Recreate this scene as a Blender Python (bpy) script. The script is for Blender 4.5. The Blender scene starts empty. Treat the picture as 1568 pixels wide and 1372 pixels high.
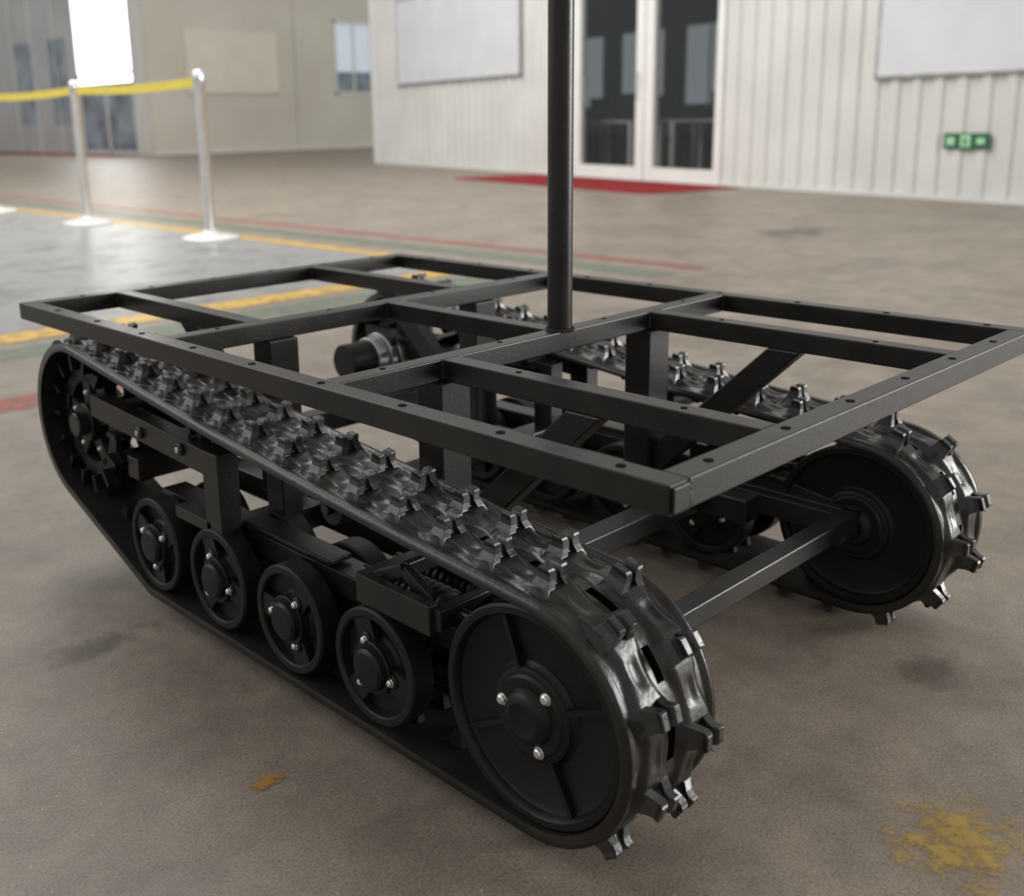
import bpy, bmesh, math, random
from mathutils import Vector, Matrix
random.seed(7)
S=bpy.context.scene
S.view_settings.view_transform='Standard'
S.view_settings.look='None'
# ---------------------------------------------------------------- materials
def mat(name,col=(.5,.5,.5),rough=.5,metal=0,spec=.5,bump=0,bscale=60,var=0,vscale=8,col2=None,rvar=0,coat=0,detail=6):
    m=bpy.data.materials.new(name); m.use_nodes=True; nt=m.node_tree; b=nt.nodes['Principled BSDF']
    b.inputs['Roughness'].default_value=rough; b.inputs['Metallic'].default_value=metal
    b.inputs['Specular IOR Level'].default_value=spec; b.inputs['Coat Weight'].default_value=coat
    tc=nt.nodes.new('ShaderNodeTexCoord')
    n=nt.nodes.new('ShaderNodeTexNoise'); n.inputs['Scale'].default_value=vscale; n.inputs['Detail'].default_value=detail
    nt.links.new(tc.outputs['Object'],n.inputs['Vector'])
    r=nt.nodes.new('ShaderNodeValToRGB'); r.color_ramp.elements[0].position=.35; r.color_ramp.elements[1].position=.7
    c2=col2 or tuple(min(1,c*(1+var)) for c in col)
    r.color_ramp.elements[0].color=(*col,1); r.color_ramp.elements[1].color=(*c2,1)
    nt.links.new(n.outputs['Fac'],r.inputs['Fac']); nt.links.new(r.outputs['Color'],b.inputs['Base Color'])
    if rvar:
        mr=nt.nodes.new('ShaderNodeMapRange'); mr.inputs['To Min'].default_value=max(.02,rough-rvar); mr.inputs['To Max'].default_value=rough+rvar
        nt.links.new(n.outputs['Fac'],mr.inputs['Value']); nt.links.new(mr.outputs[0],b.inputs['Roughness'])
    if bump:
        n2=nt.nodes.new('ShaderNodeTexNoise'); n2.inputs['Scale'].default_value=bscale; n2.inputs['Detail'].default_value=4
        nt.links.new(tc.outputs['Object'],n2.inputs['Vector'])
        bp=nt.nodes.new('ShaderNodeBump'); bp.inputs['Strength'].default_value=bump; bp.inputs['Distance'].default_value=.002
        nt.links.new(n2.outputs['Fac'],bp.inputs['Height']); nt.links.new(bp.outputs[0],b.inputs['Normal'])
    return m
def emis(name,col,st):
    m=mat(name,col); b=m.node_tree.nodes['Principled BSDF']
    b.inputs['Emission Color'].default_value=(*col,1); b.inputs['Emission Strength'].default_value=st
    return m
M_STEEL=mat('black_painted_steel',(.009,.0087,.008),.34,0,.36,.15,220,col2=(.018,.0155,.013),vscale=14,rvar=.08)
M_RUB=mat('track_rubber',(.009,.0088,.0085),.29,0,.45,.25,160,col2=(.024,.020,.015),vscale=12,rvar=.07)
M_LUG=mat('lug_rubber',(.020,.0205,.021),.30,0,.55,.25,120,col2=(.045,.043,.040),vscale=40,rvar=.08)
M_INNER=mat('track_inner_rubber',(.007,.007,.007),.75,0,.2,.2,120,col2=(.013,.012,.011),vscale=20)
M_WHEEL=mat('wheel_plastic',(.004,.004,.004),.44,0,.28,.15,150,col2=(.008,.008,.007),vscale=10)
M_TYRE=mat('wheel_tyre',(.006,.006,.006),.52,0,.28,.2,200,col2=(.013,.012,.011),vscale=20)
M_BOLT=mat('zinc_bolt',(.75,.76,.74),.3,.9)
M_ALU=mat('cast_aluminium',(.40,.41,.42),.4,.9,.5,.2,80,col2=(.55,.55,.55))
M_MOTOR=mat('motor_housing',(.008,.007,.006),.5,.0,.3)
M_HOLE_SHADE=mat('hole_shade_black',(.003,.003,.003),.9,0,.1)  # flat black standing in for the shade inside holes
# ---------------------------------------------------------------- mesh builder
class B:
    def __init__(s): s.v=[];s.f=[];s.m=[];s.sm=[];s.mats=[];s.xf=None;s.flip=False;s.mw=None
    def mi(s,m):
        if m not in s.mats: s.mats.append(m)
        return s.mats.index(m)
    def add(s,vs,fs,m,smooth=False):
        o=len(s.v); vs=[Vector(v) for v in vs]
        if s.xf: vs=[s.xf(v) for v in vs]
        s.v+=vs; k=s.mi(m)
        for f in fs:
            f=[o+i for i in f]
            if s.flip: f=f[::-1]
            s.f.append(f); s.m.append(k); s.sm.append(smooth)
    def box(s,a,b,m,M=None):
        x0,y0,z0=a;x1,y1,z1=b
        vs=[Vector(p) for p in [(x0,y0,z0),(x1,y0,z0),(x1,y1,z0),(x0,y1,z0),(x0,y0,z1),(x1,y0,z1),(x1,y1,z1),(x0,y1,z1)]]
        if M: vs=[M@v for v in vs]
        s.add(vs,[(3,2,1,0),(4,5,6,7),(0,1,5,4),(1,2,6,5),(2,3,7,6),(3,0,4,7)],m)
    def beam(s,p,q,w,h,m,up=(0,0,1)):
        p=Vector(p);q=Vector(q);d=(q-p);L=d.length;d.normalize();sd=d.cross(Vector(up));
        if sd.length<1e-4: sd=d.cross(Vector((1,0,0)))
        sd.normalize();u=sd.cross(d)
        M=Matrix((( d.x,sd.x,u.x,p.x),(d.y,sd.y,u.y,p.y),(d.z,sd.z,u.z,p.z),(0,0,0,1)))
        x0,x1=0,L
        vs=[M@Vector(c) for c in [(x0,-w/2,-h/2),(x1,-w/2,-h/2),(x1,w/2,-h/2),(x0,w/2,-h/2),(x0,-w/2,h/2),(x1,-w/2,h/2),(x1,w/2,h/2),(x0,w/2,h/2)]]
        s.add(vs,[(0,1,2,3),(7,6,5,4),(4,5,1,0),(5,6,2,1),(6,7,3,2),(7,4,0,3)],m)
    def yz(s,x0,x1,pts,m):
        n=len(pts); vs=[(x0,y,z) for y,z in pts]+[(x1,y,z) for y,z in pts]
        fs=[tuple(range(n))[::-1],tuple(range(n,2*n))]+[(i,(i+1)%n,n+(i+1)%n,n+i) for i in range(n)]
        s.add(vs,fs,m)
    def lathe(s,prof,c,axis,m,n=48,smooth=True,caps=False):
        c=Vector(c); ax={'X':(Vector((1,0,0)),Vector((0,1,0)),Vector((0,0,1))),'Y':(Vector((0,1,0)),Vector((0,0,1)),Vector((1,0,0))),'Z':(Vector((0,0,1)),Vector((1,0,0)),Vector((0,1,0)))}[axis]
        vs=[];fs=[];N=len(prof)
        for i in range(n):
            a=2*math.pi*i/n; d=ax[1]*math.cos(a)+ax[2]*math.sin(a)
            for r,t in prof: vs.append(c+ax[0]*t+d*r)
        for i in range(n):
            j=(i+1)%n
            for k in range(N-1): fs.append((i*N+k,j*N+k,j*N+k+1,i*N+k+1))
        s.add(vs,fs,m,smooth)
    def cyl(s,c,axis,r,t0,t1,m,n=24):
        b=min(r*.15,.002)
        s.lathe([(0,t0),(r-b,t0),(r,t0+b),(r,t1-b),(r-b,t1),(0,t1)],c,axis,m,n)
    def obj(s,name,parent=None,bevel=0,seg=2):
        me=bpy.data.meshes.new(name); me.from_pydata([tuple(v) for v in s.v],[],s.f)
        for m in s.mats: me.materials.append(m)
        me.polygons.foreach_set('material_index',s.m); me.polygons.foreach_set('use_smooth',s.sm); me.update()
        o=bpy.data.objects.new(name,me); S.collection.objects.link(o)
        if parent: o.parent=parent
        elif s.mw: o.matrix_world=s.mw
        if bevel:
            md=o.modifiers.new('bev','BEVEL'); md.width=bevel; md.segments=seg; md.limit_method='ANGLE'; md.angle_limit=math.radians(50)
        return o
def sharp(o,ang=35):
    me=o.data
    bm=bmesh.new(); bm.from_mesh(me); bmesh.ops.remove_doubles(bm,verts=bm.verts,dist=1e-6)
    bmesh.ops.recalc_face_normals(bm,faces=bm.faces)
    for e in bm.edges:
        if len(e.link_faces)==2 and e.calc_face_angle(0)>math.radians(ang): e.smooth=False
    bm.to_mesh(me); bm.free()
def empty(name):
    o=bpy.data.objects.new(name,None); S.collection.objects.link(o); return o
# ================================================================= ROBOT
W,L,H=.8934,1.412,.486
C1,C2,A1,A2,B1,D1,D2=.5121,.9204,.204,.6727,.4477,.1774,.6376
T=.03
robot=empty('tracked_robot_chassis')
b=B(); h=T/2; z0,z1=H-T,H
b.box((-h,-.015,z0),(h,L+h,z1),M_STEEL)
b.box((W-h,-.015,z0),(W+h,L+h,z1),M_STEEL)
for y in (0,C1,C2,L): b.box((h,y-h,z0),(W-h,y+h,z1),M_STEEL)
for x,ya,yb in [(A1,0,C1),(A2,0,C1),(B1,C1,C2),(D1,C2,L),(D2,C2,L)]: b.box((x-h,ya+h,z0),(x+h,yb-h,z1),M_STEEL)
b.box((-h+.002,-.0185,z0+.002),(h-.002,-.015,z1-.002),M_STEEL)
b.obj('top_frame',robot,.0028,3)
b=B()
def weld(p,q):
    p=Vector(p);q=Vector(q);n=10
    for i in range(n):
        c=p.lerp(q,(i+.5)/n); r=.0022+random.random()*.0012
        b.lathe([(0,-r),(r*.8,-r*.6),(r,0),(r*.8,r*.6),(0,r)],c,'Z',M_STEEL,8)
for x,ys in [(A1,(h,C1-h)),(A2,(h,C1-h)),(B1,(C1+h,C2-h)),(D1,(C2+h,L-h)),(D2,(C2+h,L-h))]:
    for y in ys:
        for sx in (-h,h): weld((x+sx,y,z0+.003),(x+sx,y,z1-.002))
for y in (0,C1,C2,L):
    for x in (h,W-h):
        for sy in (-h,h): weld((x,y+sy,z0+.003),(x,y+sy,z1-.002))
b.obj('weld_beads',robot)
b=B()
def painted_hole(x,y,r=.0052): b.lathe([(0,.0006),(r,.0006),(r,0)],(x,y,H),'Z',M_HOLE_SHADE,16,False)  # black disc on the tube top, painted as the shade of a hole
for i in range(9): painted_hole(0,.05+.155*i); painted_hole(W,.05+.155*i)
for i in range(6): painted_hole(.068+.142*i,0); painted_hole(.1+.142*i,L)
for x in (A1,A2):
    for y in (.12,.37): painted_hole(x,y,.004)
for y in (C1,C2):
    for x in (.1,.32,.56,.78): painted_hole(x,y+.004,.004)
b.obj('painted_bolt_holes',robot)
b=B(); b.lathe([(.0,0),(.019,0),(.019,1.35),(.016,1.35),(.016,1.3),(0,1.3)],(B1,C1,H),'Z',M_STEEL,40)
for i in range(26):
    a=2*math.pi*i/26; r=.0035
    b.lathe([(0,-r),(r,0),(0,r)],(B1+.0205*math.cos(a),C1+.0205*math.sin(a),H+.001),'Z',M_STEEL,6)
o=b.obj('pole',robot); sharp(o)
# posts, braces, lower chassis
b=B()
for x in (A1,A2):
    for y in (C1,C2): b.box((x-.028,y-.025,.19),(x+.028,y+.025,z0),M_STEEL)
    b.yz(x-.0145,x+.0145,[(.225,z0),(.280,z0),(C1-.025,.255),(C1-.025,.200)][::-1],M_STEEL)
    b.yz(x-.0145,x+.0145,[(1.22,z0),(1.165,z0),(C2+.025,.255),(C2+.025,.200)],M_STEEL)
    b.box((x-.02,.30,.165),(x+.02,1.22,.205),M_STEEL)
for y in (.40,.83): b.box((.03,y-.02,.168),(W-.03,y+.02,.203),M_STEEL)
b.box((.10,.155,.170),(W-.10,.185,.200),M_STEEL)
b.box((.03,1.10,.205),(W-.03,1.14,.245),M_STEEL)
o=b.obj('lower_chassis',robot); sharp(o,20)
md=o.modifiers.new('bev','BEVEL'); md.width=.0025; md.segments=2; md.limit_method='ANGLE'; md.angle_limit=math.radians(40)
b=B()
for sx in (1,-1):
    b.xf=(lambda v:v) if sx==1 else (lambda v:Vector((W-v.x,v.y,v.z))); b.flip=sx==-1
    c=(0,1.28,.285)
    b.cyl(c,'X',.018,.02,.2,M_ALU,24)
    b.cyl(c,'X',.052,.165,.185,M_ALU,36)
    b.cyl(c,'X',.045,.185,.215,M_ALU,36)
    b.cyl(c,'X',.040,.215,.28,M_MOTOR,36)
    b.box((.165,1.235,.205),(.18,1.325,.35),M_STEEL)
o=b.obj('drive_motors',robot); sharp(o)
# ---------------------------------------------------------------- track path
Fc=Vector((.17,.171)); Rc=Vector((1.275,.278)); rf,rr=.128,.135
def make_path(npt):
    G=Vector((1.03,.043)); pts=[]
    def seg(p,q):
        n=max(2,int((q-p).length/.002))
        for i in range(n): pts.append(p.lerp(q,i/n))
    def arc(c,r,a0,a1):
        n=max(2,int(abs(a1-a0)*r/.002))
        for i in range(n):
            a=a0+(a1-a0)*i/n; pts.append(c+Vector((math.cos(a),math.sin(a)))*r)
    v=Rc-G; D=v.length; th=math.atan2(v.y,v.x)-math.asin(rr/D)
    Tp=G+Vector((math.cos(th),math.sin(th)))*math.sqrt(D*D-rr*rr)
    seg(Vector((Fc.x,Fc.y-rf)),G); seg(G,Tp)
    v=Fc-Rc; D=v.length; t2=math.atan2(v.y,v.x)+math.asin((rr-rf)/D)
    if t2<0: t2+=2*math.pi
    n=Vector((math.sin(t2),-math.cos(t2)))
    a0=math.atan2((Tp-Rc).y,(Tp-Rc).x); a1=math.atan2(n.y,n.x)
    while a1<a0: a1+=2*math.pi
    arc(Rc,rr,a0,a1)
    P1=Rc+n*rr; P2=Fc+n*rf
    k=int((P2-P1).length/.002)
    for i in range(k):
        t=i/k; q=P1.lerp(P2,t); q.y-=.010*math.sin(math.pi*t); pts.append(q)
    b0=math.atan2(n.y,n.x); arc(Fc,rf,b0,1.5*math.pi)
    for _ in range(6):
        pts=[(pts[i-1]+pts[i]*2+pts[(i+1)%len(pts)])/4 for i in range(len(pts))]
    Ls=[0]
    for i in range(len(pts)): Ls.append(Ls[-1]+(pts[(i+1)%len(pts)]-pts[i]).length)
    tot=Ls[-1]; out=[];j=0
    for i in range(npt):
        s=tot*i/npt
        while Ls[j+1]<s: j+=1
        t=(s-Ls[j])/(Ls[j+1]-Ls[j]); out.append(pts[j].lerp(pts[(j+1)%len(pts)],t))
    return out,tot
NP=38; SUB=24; N=NP*SUB
path,TOT=make_path(N); PITCH=TOT/NP
nrm=[]
for i in range(N):
    t=(path[(i+2)%N]-path[i-2]).normalized(); nrm.append(Vector((t.y,-t.x)))
def at(s,x,hh):
    q=(s/TOT*N)%N; i=int(q); f=q-i; j=(i+1)%N
    p=path[i].lerp(path[j],f); n=nrm[i].lerp(nrm[j],f)
    return Vector((x,p.x+n.x*hh,p.y+n.y*hh))
TW=.15
def sst(a,b_,x):
    t=max(0,min(1,(x-a)/(b_-a))); return t*t*(3-2*t)
def hgt(s,x):
    ph=2*math.pi*s/PITCH
    w=.004*math.sin(ph)
    h_=.009
    for c,p0 in ((.042,0),(.110,math.pi)):
        half=.0225+.0045*math.cos(ph+p0)
        d=abs(x-(c+w*.5))
        top=.0075+.0028*math.cos(ph+p0)
        h_=max(h_,.009+top*(1-sst(half-.008,half+.003,d)))
        h_-=.0022*(1-sst(.003,.010,abs(x-c)))*sst(.3,.9,-math.cos(ph+p0))
    if x<.014: h_=max(h_,.009+.005*(1-sst(.010,.013,x)))
    if x>TW-.012: h_=max(h_,.009+.004*(1-sst(.007,.011,TW-x)))
    return h_
XS=[0,.003,.007,.010,.0125]+[.0125+.0035*i for i in range(1,15)]+[.064,.067,.0695,.075,.0805,.083,.086]+[.086+.0035*i for i in range(1,15)]+[.1375,.140,.143,.147,.15]
XS=sorted(set(round(x,5) for x in XS))
def build_track(side):
    b=B()
    if side: b.xf=lambda v:Vector((W-v.x,v.y,v.z)); b.flip=True
    x0=-.003; nx=len(XS); vs=[];fs=[];fi=[]
    for i in range(N):
        s=TOT*i/N
        vs.append(at(s,x0,0))
        for x in XS: vs.append(at(s,x0+x,hgt(s,x)))
        vs.append(at(s,x0+TW,0))
    K=nx+2
    for i in range(N):
        j=(i+1)%N; phase=(i%SUB)/SUB
        for k in range(nx+1):
            if 0<k<nx:
                xm=(XS[k-1]+XS[k])/2
                if .0695<xm<.0805 and .28<phase<.72: continue
            fs.append((i*K+k,i*K+k+1,j*K+k+1,j*K+k))
        fi.append((i*K+nx+1,i*K,j*K,j*K+nx+1))
    b.add(vs,fs,M_RUB,True)
    b.add(vs,fi,M_INNER,True)
    vs=[];fs=[]
    for i in range(N):
        s=TOT*i/N
        vs+=[at(s,x0+.0695,.0005),at(s,x0+.0805,.0005),at(s,x0+.0695,.0095),at(s,x0+.0805,.0095)]
    for i in range(N):
        j=(i+1)%N; phase=(i%SUB)/SUB
        if .28<phase<.72: fs+=[(i*4,j*4,j*4+2,i*4+2),(j*4+1,i*4+1,i*4+3,j*4+3),(i*4,i*4+1,j*4+1,j*4)]
    b.add(vs,fs,M_HOLE_SHADE,False)  # closed recesses coloured black for the shade of open track windows
    for k in range(NP):
        s=k*PITCH
        for xc in (.052,.098):
            q=[at(s-.012,x0+xc-.006,0),at(s+.012,x0+xc-.006,0),at(s+.012,x0+xc+.006,0),at(s-.012,x0+xc+.006,0),
               at(s-.005,x0+xc-.003,-.022),at(s+.005,x0+xc-.003,-.022),at(s+.005,x0+xc+.003,-.022),at(s-.005,x0+xc+.003,-.022)]
            b.add(q,[(3,2,1,0),(4,5,6,7),(0,1,5,4),(1,2,6,5),(2,3,7,6),(3,0,4,7)],M_INNER)
    b.obj('rubber_belt',robot)
    # ------------- lugs : arched block on two splayed legs with a notched crown
    b=B()
    if side: b.xf=lambda v:Vector((W-v.x,v.y,v.z)); b.flip=True
    rnd=random.Random(3+side)
    def prism(s,prof):
        """rows: (h, s_half, x_lo, x_hi)"""
        vs=[];fs=[]
        for hh,hs,xl,xh in prof:
            vs+=[at(s-hs,x0+xl,hh),at(s+hs,x0+xl,hh),at(s+hs,x0+xh,hh),at(s-hs,x0+xh,hh)]
        n=len(prof)
        for r in range(n-1):
            for k in range(4):
                a=r*4+k;c=r*4+(k+1)%4; fs.append((a,c,c+4,a+4))
        fs.append((n*4-4,n*4-3,n*4-2,n*4-1)); fs.append((3,2,1,0))
        b.add(vs,fs,M_LUG)
    for k in range(NP):
        for xc,off in ((.042,0),(.110,.5)):
            s=(k+off)*PITCH
            for g in (-1,1):
                def r_(a,c): return (xc+min(g*a,g*c),xc+max(g*a,g*c))
                prism(s,[(.010,.0160,*r_(.010,.0235)),(.019,.0120,*r_(.0075,.0195)),(.027,.0095,*r_(.0035,.0150)),(.033,.0085,*r_(.0025,.0135)),(.0375,.0080,*r_(.0045,.0150)),(.040,.0065,*r_(.0065,.0150))])
            prism(s,[(.012,.0105,xc-.010,xc+.010),(.020,.0060,xc-.009,xc+.009),(.029,.0055,xc-.006,xc+.006),(.0335,.0045,xc-.005,xc+.005)])
            for t in range(5):
                g=-1 if t%2 else 1
                xx=xc+g*rnd.uniform(.007,.0145); ss=s+rnd.choice((-1,1))*rnd.uniform(.003,.0068); l=rnd.uniform(.004,.013); dx=rnd.uniform(-.003,.003)
                r=.0009; base=.0395
                q=[at(ss-r,x0+xx-r,base-.004),at(ss+r,x0+xx-r,base-.004),at(ss,x0+xx+r,base-.004),at(ss+dx,x0+xx+dx,base+l)]
                b.add(q,[(0,1,3),(1,2,3),(2,0,3),(2,1,0)],M_LUG)
    o=b.obj('tread_lugs',robot)
    bm=bmesh.new(); bm.from_mesh(o.data); bmesh.ops.recalc_face_normals(bm,faces=bm.faces); bm.to_mesh(o.data); bm.free()
    md=o.modifiers.new('bev','BEVEL'); md.width=.0013; md.segments=2; md.limit_method='ANGLE'; md.angle_limit=math.radians(30)
# ---------------------------------------------------------------- wheels
def spokes(b,c,xf,r0,r1,w,d,m,angs):
    for a in angs:
        dy,dz=math.cos(a),math.sin(a)
        b.beam((xf,c[1]+dy*r0,c[2]+dz*r0),(xf,c[1]+dy*r1,c[2]+dz*r1),w,d,m,up=(1,0,0))
def bolts(b,c,x,r,angs,sgn,br=.0058):
    for a in angs:
        cc=(x,c[1]+math.cos(a)*r,c[2]+math.sin(a)*r)
        b.lathe([(br*1.25,0),(br*1.25,-.0012*sgn),(br,-.0013*sgn),(br,-.004*sgn),(br*.7,-.0055*sgn),(0,-.006*sgn)],cc,'X',M_BOLT,12)
def build_wheels(side):
    b=B()
    if side: b.xf=lambda v:Vector((W-v.x,v.y,v.z)); b.flip=True
    c=(0,Fc.x,Fc.y)
    for x,sg in ((.001,1),(.143,-1)):
        b.lathe([(.090,.030*sg),(.1265,.030*sg),(.1275,.002*sg),(.1245,0),(.117,0),(.1145,.003*sg),(.113,.010*sg),(.108,.013*sg),(.060,.015*sg),(.056,.012*sg),(.054,.007*sg),(.050,.005*sg),(.047,.005*sg),(.044,.002*sg),(.033,.002*sg),(.030,-.004*sg),(.026,-.008*sg),(.020,-.0095*sg),(.017,-.0085*sg),(0,-.0085*sg)],(x,c[1],c[2]),'X',M_WHEEL,72)
        if sg>0: spokes(b,c,x+.010*sg,.05,.113,.006,.008,M_WHEEL,[math.radians(a) for a in (69,155,240,330)])
        if not (side and sg<0): bolts(b,c,x+.003*sg,.040,[math.radians(a) for a in (8,128,248)],sg)
    b.cyl(c,'X',.095,.02,.125,M_WHEEL,40)
    rot=[math.radians(a) for a in (70,5,70,27)]
    for y,ro in zip((.4361,.6226,.8113,1.0049),rot):
        c=(0,y,.1261)
        for x,sg in ((.0,1),(.036,-1),(.108,1),(.144,-1)):
            b.lathe([(.079,.018*sg),(.079,.003*sg),(.0765,.0),(.068,.0),(.066,.002*sg),(.065,.014*sg),(.040,.016*sg),(.036,.012*sg),(.034,.003*sg)],(x,c[1],c[2]),'X',M_TYRE,56)
            hb=[(.036,.003*sg),(.036,-.001*sg),(.0345,-.002*sg),(.029,-.002*sg),(.028,-.008*sg),(.024,-.0115*sg),(.016,-.0125*sg),(0,-.0125*sg)]
            b.lathe(hb,(x,c[1],c[2]),'X',M_WHEEL,40)
            for k in range(3):
                a=ro+k*2*math.pi/3
                dy,dz=math.cos(a),math.sin(a)
                b.beam((x+.008*sg,c[1]+dy*.02,c[2]+dz*.02),(x+.008*sg,c[1]+dy*.067,c[2]+dz*.067),.034,.010,M_WHEEL,up=(1,0,0))
                b.cyl((x,c[1]+dy*.037,c[2]+dz*.037),'X',.010,min(.0*sg,.008*sg),max(0*sg,.008*sg),M_WHEEL,16)
            bolts(b,c,x,.037,[ro+k*2*math.pi/3 for k in range(3)],sg,.0045)
        b.cyl(c,'X',.012,-.004,.148,M_STEEL,16)
        b.cyl(c,'X',.026,.04,.104,M_STEEL,24)
    for y in (.55,.9):
        zz=min((abs(p.x-y),p.y) for p in path if p.y>.25)[1]
        b.cyl((0,y,zz-.027),'X',.025,.03,.12,M_WHEEL,28)
        b.cyl((0,y,zz-.027),'X',.008,.02,.15,M_STEEL,12)
    o=b.obj('road_wheels',robot); sharp(o,32)
    b=B()
    if side: b.xf=lambda v:Vector((W-v.x,v.y,v.z)); b.flip=True
    c=(0,Rc.x,Rc.y)
    for x in (.030,.105):
        n=14; vs=[];fs=[]; R0,R1=.100,.130
        ring=[]
        for k in range(n):
            for da,r in ((-.5,R0),(-.22,R0),(-.12,R1),(.12,R1),(.22,R0)):
                a=2*math.pi*(k+da)/n; ring.append((math.cos(a)*r,math.sin(a)*r))
        m_=len(ring)
        for xx in (x,x+.012):
            for p in ring: vs.append((xx,c[1]+p[0],c[2]+p[1]))
            for p in ring:
                l=math.hypot(*p); vs.append((xx,c[1]+p[0]/l*.075,c[2]+p[1]/l*.075))
        for k in range(m_):
            j=(k+1)%m_
            fs+=[(k,m_+k,m_+j,j),(2*m_+j,3*m_+j,3*m_+k,2*m_+k),(k,j,2*m_+j,2*m_+k),(m_+j,m_+k,3*m_+k,3*m_+j)]
        b.add(vs,fs,M_WHEEL)
        for k in range(5):
            a=k*2*math.pi/5+.3
            b.beam((x+.006,c[1]+math.cos(a)*.02,c[2]+math.sin(a)*.02),(x+.006,c[1]+math.cos(a)*.085,c[2]+math.sin(a)*.085),.028,.012,M_WHEEL,up=(1,0,0))
        bolts(b,c,x,.055,[k*2*math.pi/5+.3 for k in range(5)],1,.004)
    for k in range(14):
        a=2*math.pi*k/14
        b.beam((.015,c[1]+math.cos(a)*.113,c[2]+math.sin(a)*.113),(.13,c[1]+math.cos(a)*.113,c[2]+math.sin(a)*.113),.008,.032,M_WHEEL,up=(0,math.cos(a),math.sin(a)))
    b.cyl(c,'X',.036,.018,.14,M_WHEEL,30); b.cyl(c,'X',.022,.0,.03,M_STEEL,24)
    b.cyl(c,'X',.05,.13,.16,M_ALU,30)
    o=b.obj('drive_sprocket',robot); sharp(o,32)
    b=B()
    if side: b.xf=lambda v:Vector((W-v.x,v.y,v.z)); b.flip=True
    b.beam((.022,1.215,.325),(.022,.815,.305),.030,.040,M_STEEL)
    b.box((.004,.79,.19),(.040,.835,.328),M_STEEL)
    b.box((.115,.79,.19),(.150,.835,.335),M_STEEL)
    b.beam((.135,1.26,.300),(.135,.815,.300),.030,.042,M_STEEL)
    b.box((.004,.82,.195),(.03,.93,.215),M_STEEL)
    b.box((.050,.32,.165),(.095,1.06,.200),M_STEEL)
    b.box((.045,.58,.205),(.085,.80,.213),M_STEEL)
    for ya,yb in ((.436,.623),(.811,1.005)):
        b.beam((.072,ya,.128),(.072,(ya+yb)/2,.175),.03,.028,M_STEEL); b.beam((.072,yb,.128),(.072,(ya+yb)/2,.175),.03,.028,M_STEEL)
    b.beam((.012,.47,.225),(.012,.33,.225),.014,.040,M_STEEL)
    b.beam((.132,.47,.225),(.132,.17,.180),.014,.036,M_STEEL)
    b.box((.012,.44,.208),(.140,.475,.243),M_STEEL)
    b.box((.012,.318,.212),(.140,.335,.240),M_STEEL)
    b.beam((.030,.40,.262),(.115,.40,.262),.012,.020,M_STEEL)
    b.beam((.030,.40,.262),(.030,.33,.225),.012,.018,M_STEEL); b.beam((.115,.40,.262),(.115,.33,.225),.012,.018,M_STEEL)
    b.beam((.030,.40,.262),(.030,.455,.235),.012,.018,M_STEEL); b.beam((.115,.40,.262),(.115,.455,.235),.012,.018,M_STEEL)
    b.box((.140,.155,.16),(.155,.42,.20),M_STEEL)
    b.box((.150,.16,.158),(.165,.45,.193),M_STEEL)
    b.box((.148,.79,.165),(.205,.835,.205),M_STEEL)
    b.obj('suspension_arms',robot,.002,2)
    b=B()
    if side: b.xf=lambda v:Vector((W-v.x,v.y,v.z)); b.flip=True
    for xc in (.045,.10):
        b.cyl((xc,0,.226),'Y',.020,.335,.44,M_WHEEL,24)
        for k in range(8): b.cyl((xc,0,.226),'Y',.0245,.337+k*.0125,.343+k*.0125,M_WHEEL,24)
        b.cyl((xc,0,.226),'Y',.008,.30,.50,M_STEEL,14)
    for y in (1.03,.90):
        b.cyl((0,y,.313),'X',.010,.001,.008,M_STEEL,18); b.cyl((0,y,.313),'X',.005,-.002,.002,M_ALU,12)
    b.cyl((0,Fc.x,Fc.y),'X',.016,.13,.2,M_STEEL,24)
    o=b.obj('tensioner_springs',robot); sharp(o)
for sd in (0,1):
    build_track(sd); build_wheels(sd)
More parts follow.
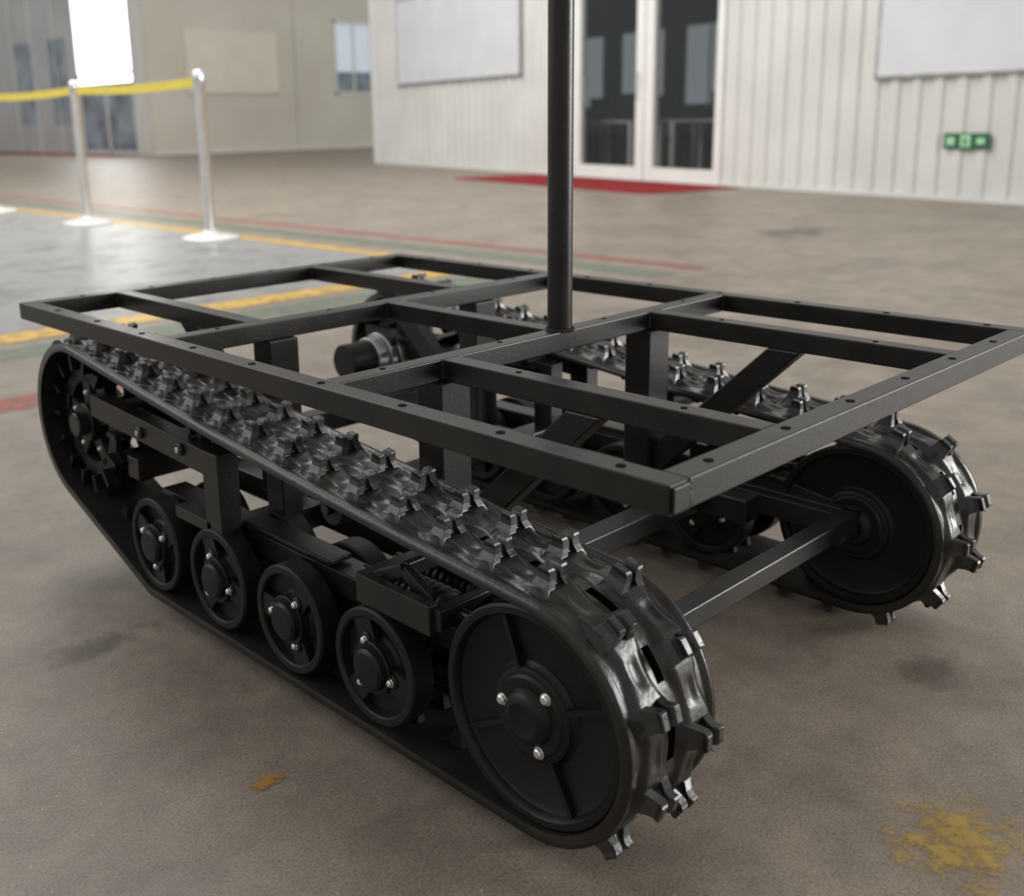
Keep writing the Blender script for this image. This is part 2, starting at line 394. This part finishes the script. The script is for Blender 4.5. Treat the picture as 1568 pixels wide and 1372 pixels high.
# ================================================================= HALL
def floor_mat():
    m=bpy.data.materials.new('worn_concrete'); m.use_nodes=True; nt=m.node_tree; bs=nt.nodes['Principled BSDF']
    tc=nt.nodes.new('ShaderNodeTexCoord')
    def nz(sc,det=8,rough=.6,dist=0):
        n=nt.nodes.new('ShaderNodeTexNoise'); n.inputs['Scale'].default_value=sc; n.inputs['Detail'].default_value=det; n.inputs['Roughness'].default_value=rough; n.inputs['Distortion'].default_value=dist
        nt.links.new(tc.outputs['Object'],n.inputs['Vector']); return n
    def ramp(n,p0,c0,p1,c1):
        r=nt.nodes.new('ShaderNodeValToRGB'); e=r.color_ramp.elements; e[0].position=p0;e[0].color=(*c0,1);e[1].position=p1;e[1].color=(*c1,1)
        nt.links.new(n.outputs['Fac'],r.inputs['Fac']); return r
    def mix(a,b_,f,mode='MIX'):
        x=nt.nodes.new('ShaderNodeMix'); x.data_type='RGBA'; x.blend_type=mode
        nt.links.new(a,x.inputs[6]); nt.links.new(b_,x.inputs[7])
        if isinstance(f,float): x.inputs[0].default_value=f
        else: nt.links.new(f,x.inputs[0])
        return x.outputs[2]
    base=ramp(nz(1.6,10,.68,.4),.32,(.196,.162,.128),.70,(.300,.258,.210))
    mid=ramp(nz(7,10,.75),.38,(.72,.72,.73),.62,(1.10,1.08,1.06))
    sp=ramp(nz(260,2,.5),.32,(.60,.58,.56),.60,(1.13,1.13,1.13))
    stain=ramp(nz(3.1,6,.65),.30,(.64,.64,.64),.42,(1,1,1))
    wh=nt.nodes.new('ShaderNodeTexVoronoi'); wh.inputs['Scale'].default_value=45
    nt.links.new(tc.outputs['Object'],wh.inputs['Vector'])
    wr=nt.nodes.new('ShaderNodeValToRGB'); wr.color_ramp.elements[0].position=.03; wr.color_ramp.elements[0].color=(.45,.43,.4,1); wr.color_ramp.elements[1].position=.09; wr.color_ramp.elements[1].color=(0,0,0,1)
    nt.links.new(wh.outputs['Distance'],wr.inputs['Fac'])
    c=mix(base.outputs[0],mid.outputs[0],.9,'MULTIPLY'); c=mix(c,sp.outputs[0],.7,'MULTIPLY'); c=mix(c,stain.outputs[0],.7,'MULTIPLY'); c=mix(c,wr.outputs[0],.4,'ADD')
    nt.links.new(c,bs.inputs['Base Color'])
    mr=nt.nodes.new('ShaderNodeMapRange'); mr.inputs['To Min'].default_value=.34; mr.inputs['To Max'].default_value=.60
    nt.links.new(nz(4,6).outputs['Fac'],mr.inputs['Value']); nt.links.new(mr.outputs[0],bs.inputs['Roughness'])
    bp=nt.nodes.new('ShaderNodeBump'); bp.inputs['Strength'].default_value=.12; bp.inputs['Distance'].default_value=.001
    nt.links.new(nz(160,3).outputs['Fac'],bp.inputs['Height']); nt.links.new(bp.outputs[0],bs.inputs['Normal'])
    return m
def paint(name,col,wear=.5,soft=.1,scale=30,rough=.45,amin=0,amax=1):
    m=mat(name,col,rough,var=.25,vscale=20); nt=m.node_tree; bs=nt.nodes['Principled BSDF']
    tc=nt.nodes.new('ShaderNodeTexCoord'); n=nt.nodes.new('ShaderNodeTexNoise'); n.inputs['Scale'].default_value=scale; n.inputs['Detail'].default_value=8; n.inputs['Roughness'].default_value=.7
    nt.links.new(tc.outputs['Object'],n.inputs['Vector'])
    mr=nt.nodes.new('ShaderNodeMapRange'); mr.inputs['From Min'].default_value=wear-soft; mr.inputs['From Max'].default_value=wear+soft; mr.inputs['To Min'].default_value=amin; mr.inputs['To Max'].default_value=amax
    nt.links.new(n.outputs['Fac'],mr.inputs['Value']); nt.links.new(mr.outputs[0],bs.inputs['Alpha'])
    return m
def spill(name,col,cx,cy,rx,ry,thr,scale,amax,soft=.05):
    """patch whose cover fades out from its centre, broken by noise"""
    m=mat(name,col,.5,var=.3,vscale=30); nt=m.node_tree; bs=nt.nodes['Principled BSDF']
    tc=nt.nodes.new('ShaderNodeTexCoord'); n=nt.nodes.new('ShaderNodeTexNoise'); n.inputs['Scale'].default_value=scale; n.inputs['Detail'].default_value=9; n.inputs['Roughness'].default_value=.8
    nt.links.new(tc.outputs['Object'],n.inputs['Vector'])
    mp=nt.nodes.new('ShaderNodeMapping'); mp.vector_type='TEXTURE'; mp.inputs['Location'].default_value=(cx,cy,0); mp.inputs['Scale'].default_value=(rx,ry,1)
    nt.links.new(tc.outputs['Object'],mp.inputs['Vector'])
    ln=nt.nodes.new('ShaderNodeVectorMath'); ln.operation='LENGTH'; nt.links.new(mp.outputs[0],ln.inputs[0])
    sb=nt.nodes.new('ShaderNodeMath'); sb.operation='MULTIPLY_ADD'; sb.inputs[1].default_value=-.35; nt.links.new(ln.outputs['Value'],sb.inputs[0]); nt.links.new(n.outputs['Fac'],sb.inputs[2])
    mr=nt.nodes.new('ShaderNodeMapRange'); mr.inputs['From Min'].default_value=thr-soft; mr.inputs['From Max'].default_value=thr+soft; mr.inputs['To Max'].default_value=amax
    nt.links.new(sb.outputs[0],mr.inputs['Value']); nt.links.new(mr.outputs[0],bs.inputs['Alpha'])
    b=B(); b.add([(cx-rx,cy-ry,.0014),(cx+rx,cy-ry,.0014),(cx+rx,cy+ry,.0014),(cx-rx,cy+ry,.0014)],[(0,1,2,3)],m); b.obj(name,mk)
def poly(name,pts,z,m,parent=None):
    b=B(); b.add([(x,y,z) for x,y in pts],[tuple(range(len(pts)))],m); return b.obj(name,parent)
b=B(); b.box((-8,-8,-.1),(30,50,0),floor_mat()); b.obj('floor')
mk=empty('floor_markings')
def rect(n,x0,x1,y0,y1,z,m): return poly(n,[(x0,y0),(x1,y0),(x1,y1),(x0,y1)],z,m,mk)
P_Y=paint('yellow_line_paint',(.52,.32,.06),.38,.14,14)
P_G=paint('green_line_paint',(.15,.20,.145),.46,.14,18,amax=.85)
P_R=paint('red_line_paint',(.34,.07,.05),.46,.14,16,amax=.8)
P_GREY=paint('grey_zone_paint',(.22,.22,.22),.3,.2,3,rough=.40)
rect('grey_zone',-8,3.27,3.70,26,.0008,P_GREY)
rect('yellow_line_1',3.28,3.40,3.50,26,.0016,P_Y)
rect('yellow_line_2',-8,3.40,3.49,3.68,.0024,P_Y)
rect('green_line_1',3.60,3.82,2.6,26,.0016,P_G)
rect('green_line_2',-8,3.4,3.18,3.40,.0016,P_G)
rect('red_line_1',3.98,4.10,2.6,26,.0016,P_R)
rect('red_line_2',-8,.9,2.50,2.66,.0016,P_R)
spill('yellow_spill',(.36,.235,.05),.355,-.165,.14,.11,.36,30,.75,.09)
spill('orange_spill',(.34,.18,.03),-.13,.49,.035,.026,.34,60,.8)
spill('oil_stain',(.07,.066,.06),.70,.01,.07,.06,.30,12,.35,.1)
spill('oil_stain_2',(.07,.07,.06),-.13,.98,.12,.05,.32,16,.35,.1)
spill('green_stain',(.09,.11,.09),5.95,3.1,.45,.30,.28,6,.4)
# walls
M_CORR=mat('white_corrugated_panel',(.58,.58,.56),.5,0,.4,vscale=1.2,col2=(.66,.66,.64))
M_BEIGE=mat('beige_panel_wall',(.66,.63,.55),.6,vscale=.7,col2=(.74,.71,.63))
M_GREYW=mat('grey_panel_wall',(.46,.47,.48),.5,vscale=.7,col2=(.56,.57,.59))
M_WHITE=mat('white_frame',(.72,.72,.70),.4,vscale=3,col2=(.78,.78,.76))
M_BOARD=mat('whiteboard_surface',(.62,.62,.66),.25,vscale=2,col2=(.68,.68,.72))
M_GLASS=mat('tinted_glass',(.05,.06,.062),.06)
M_GLASS.node_tree.nodes['Principled BSDF'].inputs['Alpha'].default_value=.25
K=Vector((12.41,15.58,0)); TD=Vector((-.2539,-.9672,0)); ND=Vector((-.9672,.2539,0))
WM=Matrix(((TD.x,-ND.x,0,K.x),(TD.y,-ND.y,0,K.y),(0,0,1,0),(0,0,0,1)))
def wl(b): b.xf=lambda v: Vector((v.x,-v.y,v.z)); b.flip=True; b.mw=WM
def corr(b,s0,s1,za,zb,m,per=.24,dep=.03):
    n=int(math.ceil((s1-s0)/per)); prof=[]
    for i in range(n):
        a=s0+i*per
        for ds,d in ((0,0),(.115,0),(.135,dep),(.215,dep),(.235,0)):
            if a+ds<=s1: prof.append((a+ds,d))
    prof.append((s1,0)); vs=[];fs=[]
    for s_,d in prof: vs+=[(s_,d,za),(s_,d,zb)]
    for i in range(len(prof)-1): fs.append((i*2,i*2+2,i*2+3,i*2+1)[::-1])
    b.add(vs,fs,m)
HT=4.5
for nm,s0,s1,za in (('wall_office',0,6.695,0),('wall_office_side',9.635,19,0),('wall_office_header',6.695,9.635,2.755)):
    b=B(); wl(b); corr(b,s0,s1,za,HT,M_CORR); b.box((s0,-.10,za),(s1,-.002,HT),M_WHITE); b.obj(nm)
b=B(); wl(b); b.box((-.03,-.1,0),(.05,.035,HT),M_WHITE); b.obj('trim_1')
b=B(); wl(b); b.box((.05,.0,0),(6.69,.035,.04),M_CORR); b.box((9.64,0,0),(19,.035,.04),M_CORR); b.obj('baseboard_office')
b=B(); b.box((12.5,15.5,0),(22,15.6,HT),M_WHITE); b.obj('wall_office_end')
M_INT=mat('office_interior',(.16,.165,.16),.8,vscale=.8,col2=(.30,.31,.30))
b=B(); wl(b); b.box((.2,-4.1,0),(11.5,-4,3.2),M_INT); b.box((.1,-4.1,0),(.2,-.11,3.2),M_INT); b.box((11.5,-4.1,0),(11.6,-.11,3.2),M_INT); b.obj('wall_office_interior')
b=B(); wl(b); b.box((.1,-4.1,3.1),(11.6,-.11,3.2),M_INT); b.obj('ceiling')
b=B(); wl(b)
fr=[(6.70,6.84),(8.06,8.22),(8.24,8.40),(9.52,9.63)]
for a,c in fr: b.box((a,-.06,.0),(c,.04,2.75),M_WHITE)
b.box((6.70,-.06,2.62),(9.63,.04,2.75),M_WHITE)
for a,c in ((6.84,8.06),(8.40,9.52)): b.box((a,-.04,.0),(c,.03,.17),M_WHITE)
dr=b.obj('door_1',None,.004)
b=B(); wl(b)
for a,c in ((6.84,8.06),(8.40,9.52)): b.box((a,-.015,.17),(c,-.005,2.62),M_GLASS)
b.obj('glass',dr)
b=B(); wl(b); b.box((6.98,.045,1.0),(7.0,.075,1.35),M_BOLT); b.box((8.12,.045,1.0),(8.14,.075,1.35),M_BOLT); b.obj('handles',dr)
M_DESK=mat('desk_top',(.55,.56,.57),.4); M_BLUE=mat('blue_chair_fabric',(.08,.16,.34),.8); M_BLK=mat('black_plastic',(.02,.02,.02),.5)
M_SCR=emis('office_window_glow',(.66,.74,.80),.30)
def desk(name,s,o_):
    b=B(); wl(b); b.box((s,o_-.6,.72),(s+1.3,o_,.75),M_DESK)
    for x in (s+.03,s+1.22):
        for y in (o_-.57,o_-.06): b.box((x,y,0),(x+.05,y+.05,.72),M_WHITE)
    b.box((s+.4,o_-.42,.80),(s+.9,o_-.39,1.12),M_BLK); b.box((s+.6,o_-.46,.75),(s+.7,o_-.36,.82),M_BLK)
    b.obj(name,None,.004)
desk('office_desk',6.0,-.5); desk('office_desk',7.6,-.9); desk('office_desk',4.9,-2.1); desk('office_desk',3.2,-2.1)
def chair(name,s,o_):
    b=B(); wl(b); b.box((s,o_-.45,.43),(s+.45,o_,.50),M_BLUE); b.box((s,o_-.05,.55),(s+.45,o_,.98),M_BLUE)
    for x in (s+.02,s+.39):
        for y in (o_-.43,o_-.05): b.box((x,y,0),(x+.03,y+.03,.55),M_BOLT)
    b.obj(name,None,.01)
chair('office_chair',6.4,-1.3); chair('office_chair',8.0,-1.75); chair('office_chair',5.2,-2.9); chair('office_chair',3.6,-2.9)
b=B(); wl(b)
for s_ in (.8,2.6,4.4):
    b.box((s_,-3.99,1.0),(s_+1.2,-3.97,2.3),M_SCR)
    for q in ((s_-.05,s_),(s_+.58,s_+.62),(s_+1.2,s_+1.25)): b.box((q[0],-4,.95),(q[1],-3.95,2.35),M_WHITE)
    b.box((s_-.05,-4,.95),(s_+1.25,-3.95,1.0),M_WHITE); b.box((s_-.05,-4,2.3),(s_+1.25,-3.95,2.35),M_WHITE)
b.obj('window_2')
def board(name,s0,s1,za,zb):
    b=B(); wl(b); b.box((s0+.03,.031,za+.03),(s1-.03,.050,zb-.03),M_BOARD)
    for q in (((s0,.031,za),(s1,.060,za+.035)),((s0,.031,zb-.035),(s1,.060,zb)),((s0,.031,za),(s0+.035,.060,zb)),((s1-.035,.031,za),(s1,.060,zb))): b.box(q[0],q[1],M_ALU)
    b.obj(name,None,.003)
board('whiteboard',1.14,5.35,1.42,2.9); board('whiteboard',11.75,15.2,1.11,2.3)
M_SG=emis('exit_sign_green',(.012,.10,.045),.04); M_SP=emis('exit_sign_pale',(.32,.58,.35),.12)
b=B(); wl(b); b.box((12.57,.031,.465),(13.02,.048,.605),M_SG)
b.box((12.60,.0485,.50),(12.68,.050,.57),M_SP); b.box((12.74,.0485,.485),(12.84,.050,.59),M_SP)
b.box((12.775,.0505,.50),(12.80,.052,.56),M_SG)
b.box((12.90,.0485,.51),(12.98,.050,.565),M_SP)
b.obj('exit_sign')
M_CARP=mat('red_carpet',(.20,.018,.022),.9,0,.1,.6,300,col2=(.27,.03,.035),vscale=12)
b=B(); wl(b); b.box((5.95,.20,0),(10.15,1.55,.012),M_CARP); b.obj('red_carpet',None,.004)
b=B(); b.box((12.0,26.6,0),(13.0,40,.012),M_CARP); b.obj('red_carpet',None,.004)
HB=7
for i,(x0,x1,za,zb) in enumerate(((13.2,17.93,0,HB),(17.96,19.395,0,HB),(20.905,30,0,HB),(19.395,20.905,0,1.615),(19.395,20.905,3.805,HB))):
    b=B(); b.box((x0,26,za),(x1,26.15,zb),M_BEIGE); b.obj('wall_back_%s'%'abcde'[i])
b=B(); b.box((17.93,26.03,0),(17.96,26.15,HB),M_INT); b.obj('trim_2')
b=B(); b.box((13.2,25.975,0),(30,26.0,.10),M_WHITE); b.obj('baseboard_back')
M_WGL=mat('window_glass',(.08,.12,.17),.1,col2=(.35,.42,.50),vscale=1.1)
M_SKYG=emis('sunlit_glass',(1,.99,.95),8)
M_SKYB=emis('hazy_glass',(.55,.63,.70),.45)
b=B(); b.box((19.45,26.05,1.67),(20.85,26.07,2.3),M_WGL); b.box((19.45,26.05,2.3),(20.85,26.07,3.75),M_SKYB)
for q in (((19.4,25.98,1.62),(20.9,26.1,1.70)),((19.4,25.98,3.72),(20.9,26.1,3.8)),((19.4,25.98,1.62),(19.48,26.1,3.8)),((20.82,25.98,1.62),(20.9,26.1,3.8)),((20.12,25.98,1.7),(20.18,26.1,3.72))): b.box(q[0],q[1],M_WHITE)
b.obj('window_1')
M_NB=mat('notice_paper',(.80,.75,.65),.7,vscale=2,col2=(.86,.81,.71))
b=B(); b.box((14.35,25.955,1.65),(17.3,25.997,3.3),M_NB); b.box((14.32,25.965,1.62),(17.33,25.997,3.33),M_BEIGE); b.obj('notice_board')
X=13.3
for nm,y0,y1,za,m in (('wall_left_pier',26.155,27.1,0,M_WHITE),('wall_left',30.6,50,0,M_GREYW),('wall_left_header',27.1,30.6,6,M_GREYW)):
    b=B(); b.box((X,y0,za),(X+.15,y1,HB),m); b.obj(nm)
b=B()
for y in (31.9,33.6,35.2,37.6,40): b.box((X-.03,y,0),(X,y+.06,HB),M_WHITE)
b.obj('trim_3')
b=B()
for y in (31.2,33.8): b.box((X-.02,y,.9),(X,y+1.2,3.4),M_WGL)
b.obj('window_3')
b=B()
for y0,y1 in ((27.105,27.2),(28.8,28.9),(30.5,30.595)): b.box((X+.02,y0,0),(X+.1,y1,5.99),M_WHITE)
for z_ in (0,2.2,5.89): b.box((X+.02,27.105,z_),(X+.1,30.595,z_+.1),M_WHITE)
dd=b.obj('door_2')
b=B(); b.box((X+.05,27.2,.1),(X+.07,30.5,2.0),M_WGL); b.obj('lower_glass',dd)
b=B(); b.box((X+.05,27.2,2.0),(X+.07,30.5,5.9),M_SKYG); b.obj('upper_glass',dd)
M_CHR=mat('brushed_stainless',(.80,.80,.80),.22,1,.5,col2=(.9,.9,.9),vscale=5)
M_BASE=mat('stanchion_base_paint',(.72,.72,.70),.35,.2)
M_YB=mat('yellow_belt',(.62,.50,.06),.6,col2=(.70,.57,.09),vscale=10)
HS=1.163
def stan(x,y):
    e=empty('barrier_stanchion'); e.location=(x,y,0)
    b=B(); b.lathe([(0,0),(.20,0),(.205,.006),(.20,.014),(.15,.026),(.07,.036),(.05,.05),(.047,.07)],(0,0,0),'Z',M_BASE,48)
    b.obj('base',e)
    b=B(); b.lathe([(.038,.06),(.038,HS-.14),(.043,HS-.138),(.043,HS-.03),(.040,HS-.012),(.030,HS),(0,HS)],(0,0,0),'Z',M_CHR,40)
    b.obj('post',e); return e
pts=[(3.143,6.148),(3.111,8.08),(3.08,10.1)]
es=[stan(*p) for p in pts]
for e,(p,q) in zip(es[1:],((pts[0],pts[1]),(pts[1],pts[2]))):
    b=B(); n=20; vs=[];fs=[]
    for i in range(n+1):
        t=i/n; x=p[0]+(q[0]-p[0])*t-e.location.x; y=p[1]+.04+(q[1]-p[1]-.08)*t-e.location.y; z=HS-.075-.02*math.sin(math.pi*t)
        vs+=[(x,y,z-.032),(x,y,z+.032),(x+.002,y,z+.032),(x+.002,y,z-.032)]
    for i in range(n):
        for k in range(4): fs.append((i*4+k,i*4+(k+1)%4,i*4+4+(k+1)%4,i*4+4+k))
    b.add(vs,fs,M_YB); b.obj('retractable_belt',e)
# ================================================================= LIGHT
w=bpy.data.worlds.new('overcast'); S.world=w; w.use_nodes=True
bg=w.node_tree.nodes['Background']; bg.inputs[0].default_value=(1,.985,.95,1); bg.inputs[1].default_value=.58
def area(n,loc,tgt,sx,sy,p,col=(1,1,1)):
    l=bpy.data.lights.new(n,'AREA'); l.shape='RECTANGLE'; l.size=sx; l.size_y=sy; l.energy=p; l.color=col
    o=bpy.data.objects.new(n,l); S.collection.objects.link(o); o.location=loc
    o.rotation_euler=(Vector(tgt)-Vector(loc)).to_track_quat('-Z','Y').to_euler()
area('hall_side_window_light',(6.2,-4.3,1.75),(.2,.2,.3),3.4,2.6,560,(1,.985,.96))
area('hall_skylight',(3,9,7.5),(8,11,0),7,9,1150,(1,.98,.94))
area('hall_left_window_light',(-4,6,4),(.5,.5,.2),5,3,130,(.9,.95,1))
# ================================================================= CAMERA
f,cx,cy=1589.03,715.81,571.49; yaw,pit,rol=.8039,.2397,-.0177
Fv=Vector((math.cos(yaw)*math.cos(pit),math.sin(yaw)*math.cos(pit),-math.sin(pit))); Rv=Vector((math.sin(yaw),-math.cos(yaw),0)); Uv=Rv.cross(Fv)
R2=Rv*math.cos(rol)+Uv*math.sin(rol); U2=-Rv*math.sin(rol)+Uv*math.cos(rol)
cd=bpy.data.cameras.new('camera'); cam=bpy.data.objects.new('camera',cd); S.collection.objects.link(cam)
cam.matrix_world=Matrix(((R2.x,U2.x,-Fv.x,-.7349),(R2.y,U2.y,-Fv.y,-.51),(R2.z,U2.z,-Fv.z,.8),(0,0,0,1)))
cd.sensor_fit='HORIZONTAL'; cd.sensor_width=36; cd.lens=f/1568*36; cd.shift_x=(784-cx)/1568; cd.shift_y=(cy-686)/1568
cd.clip_start=.02; cd.clip_end=200
cd.dof.use_dof=True; cd.dof.focus_distance=1.3; cd.dof.aperture_fstop=4.2
S.camera=cam
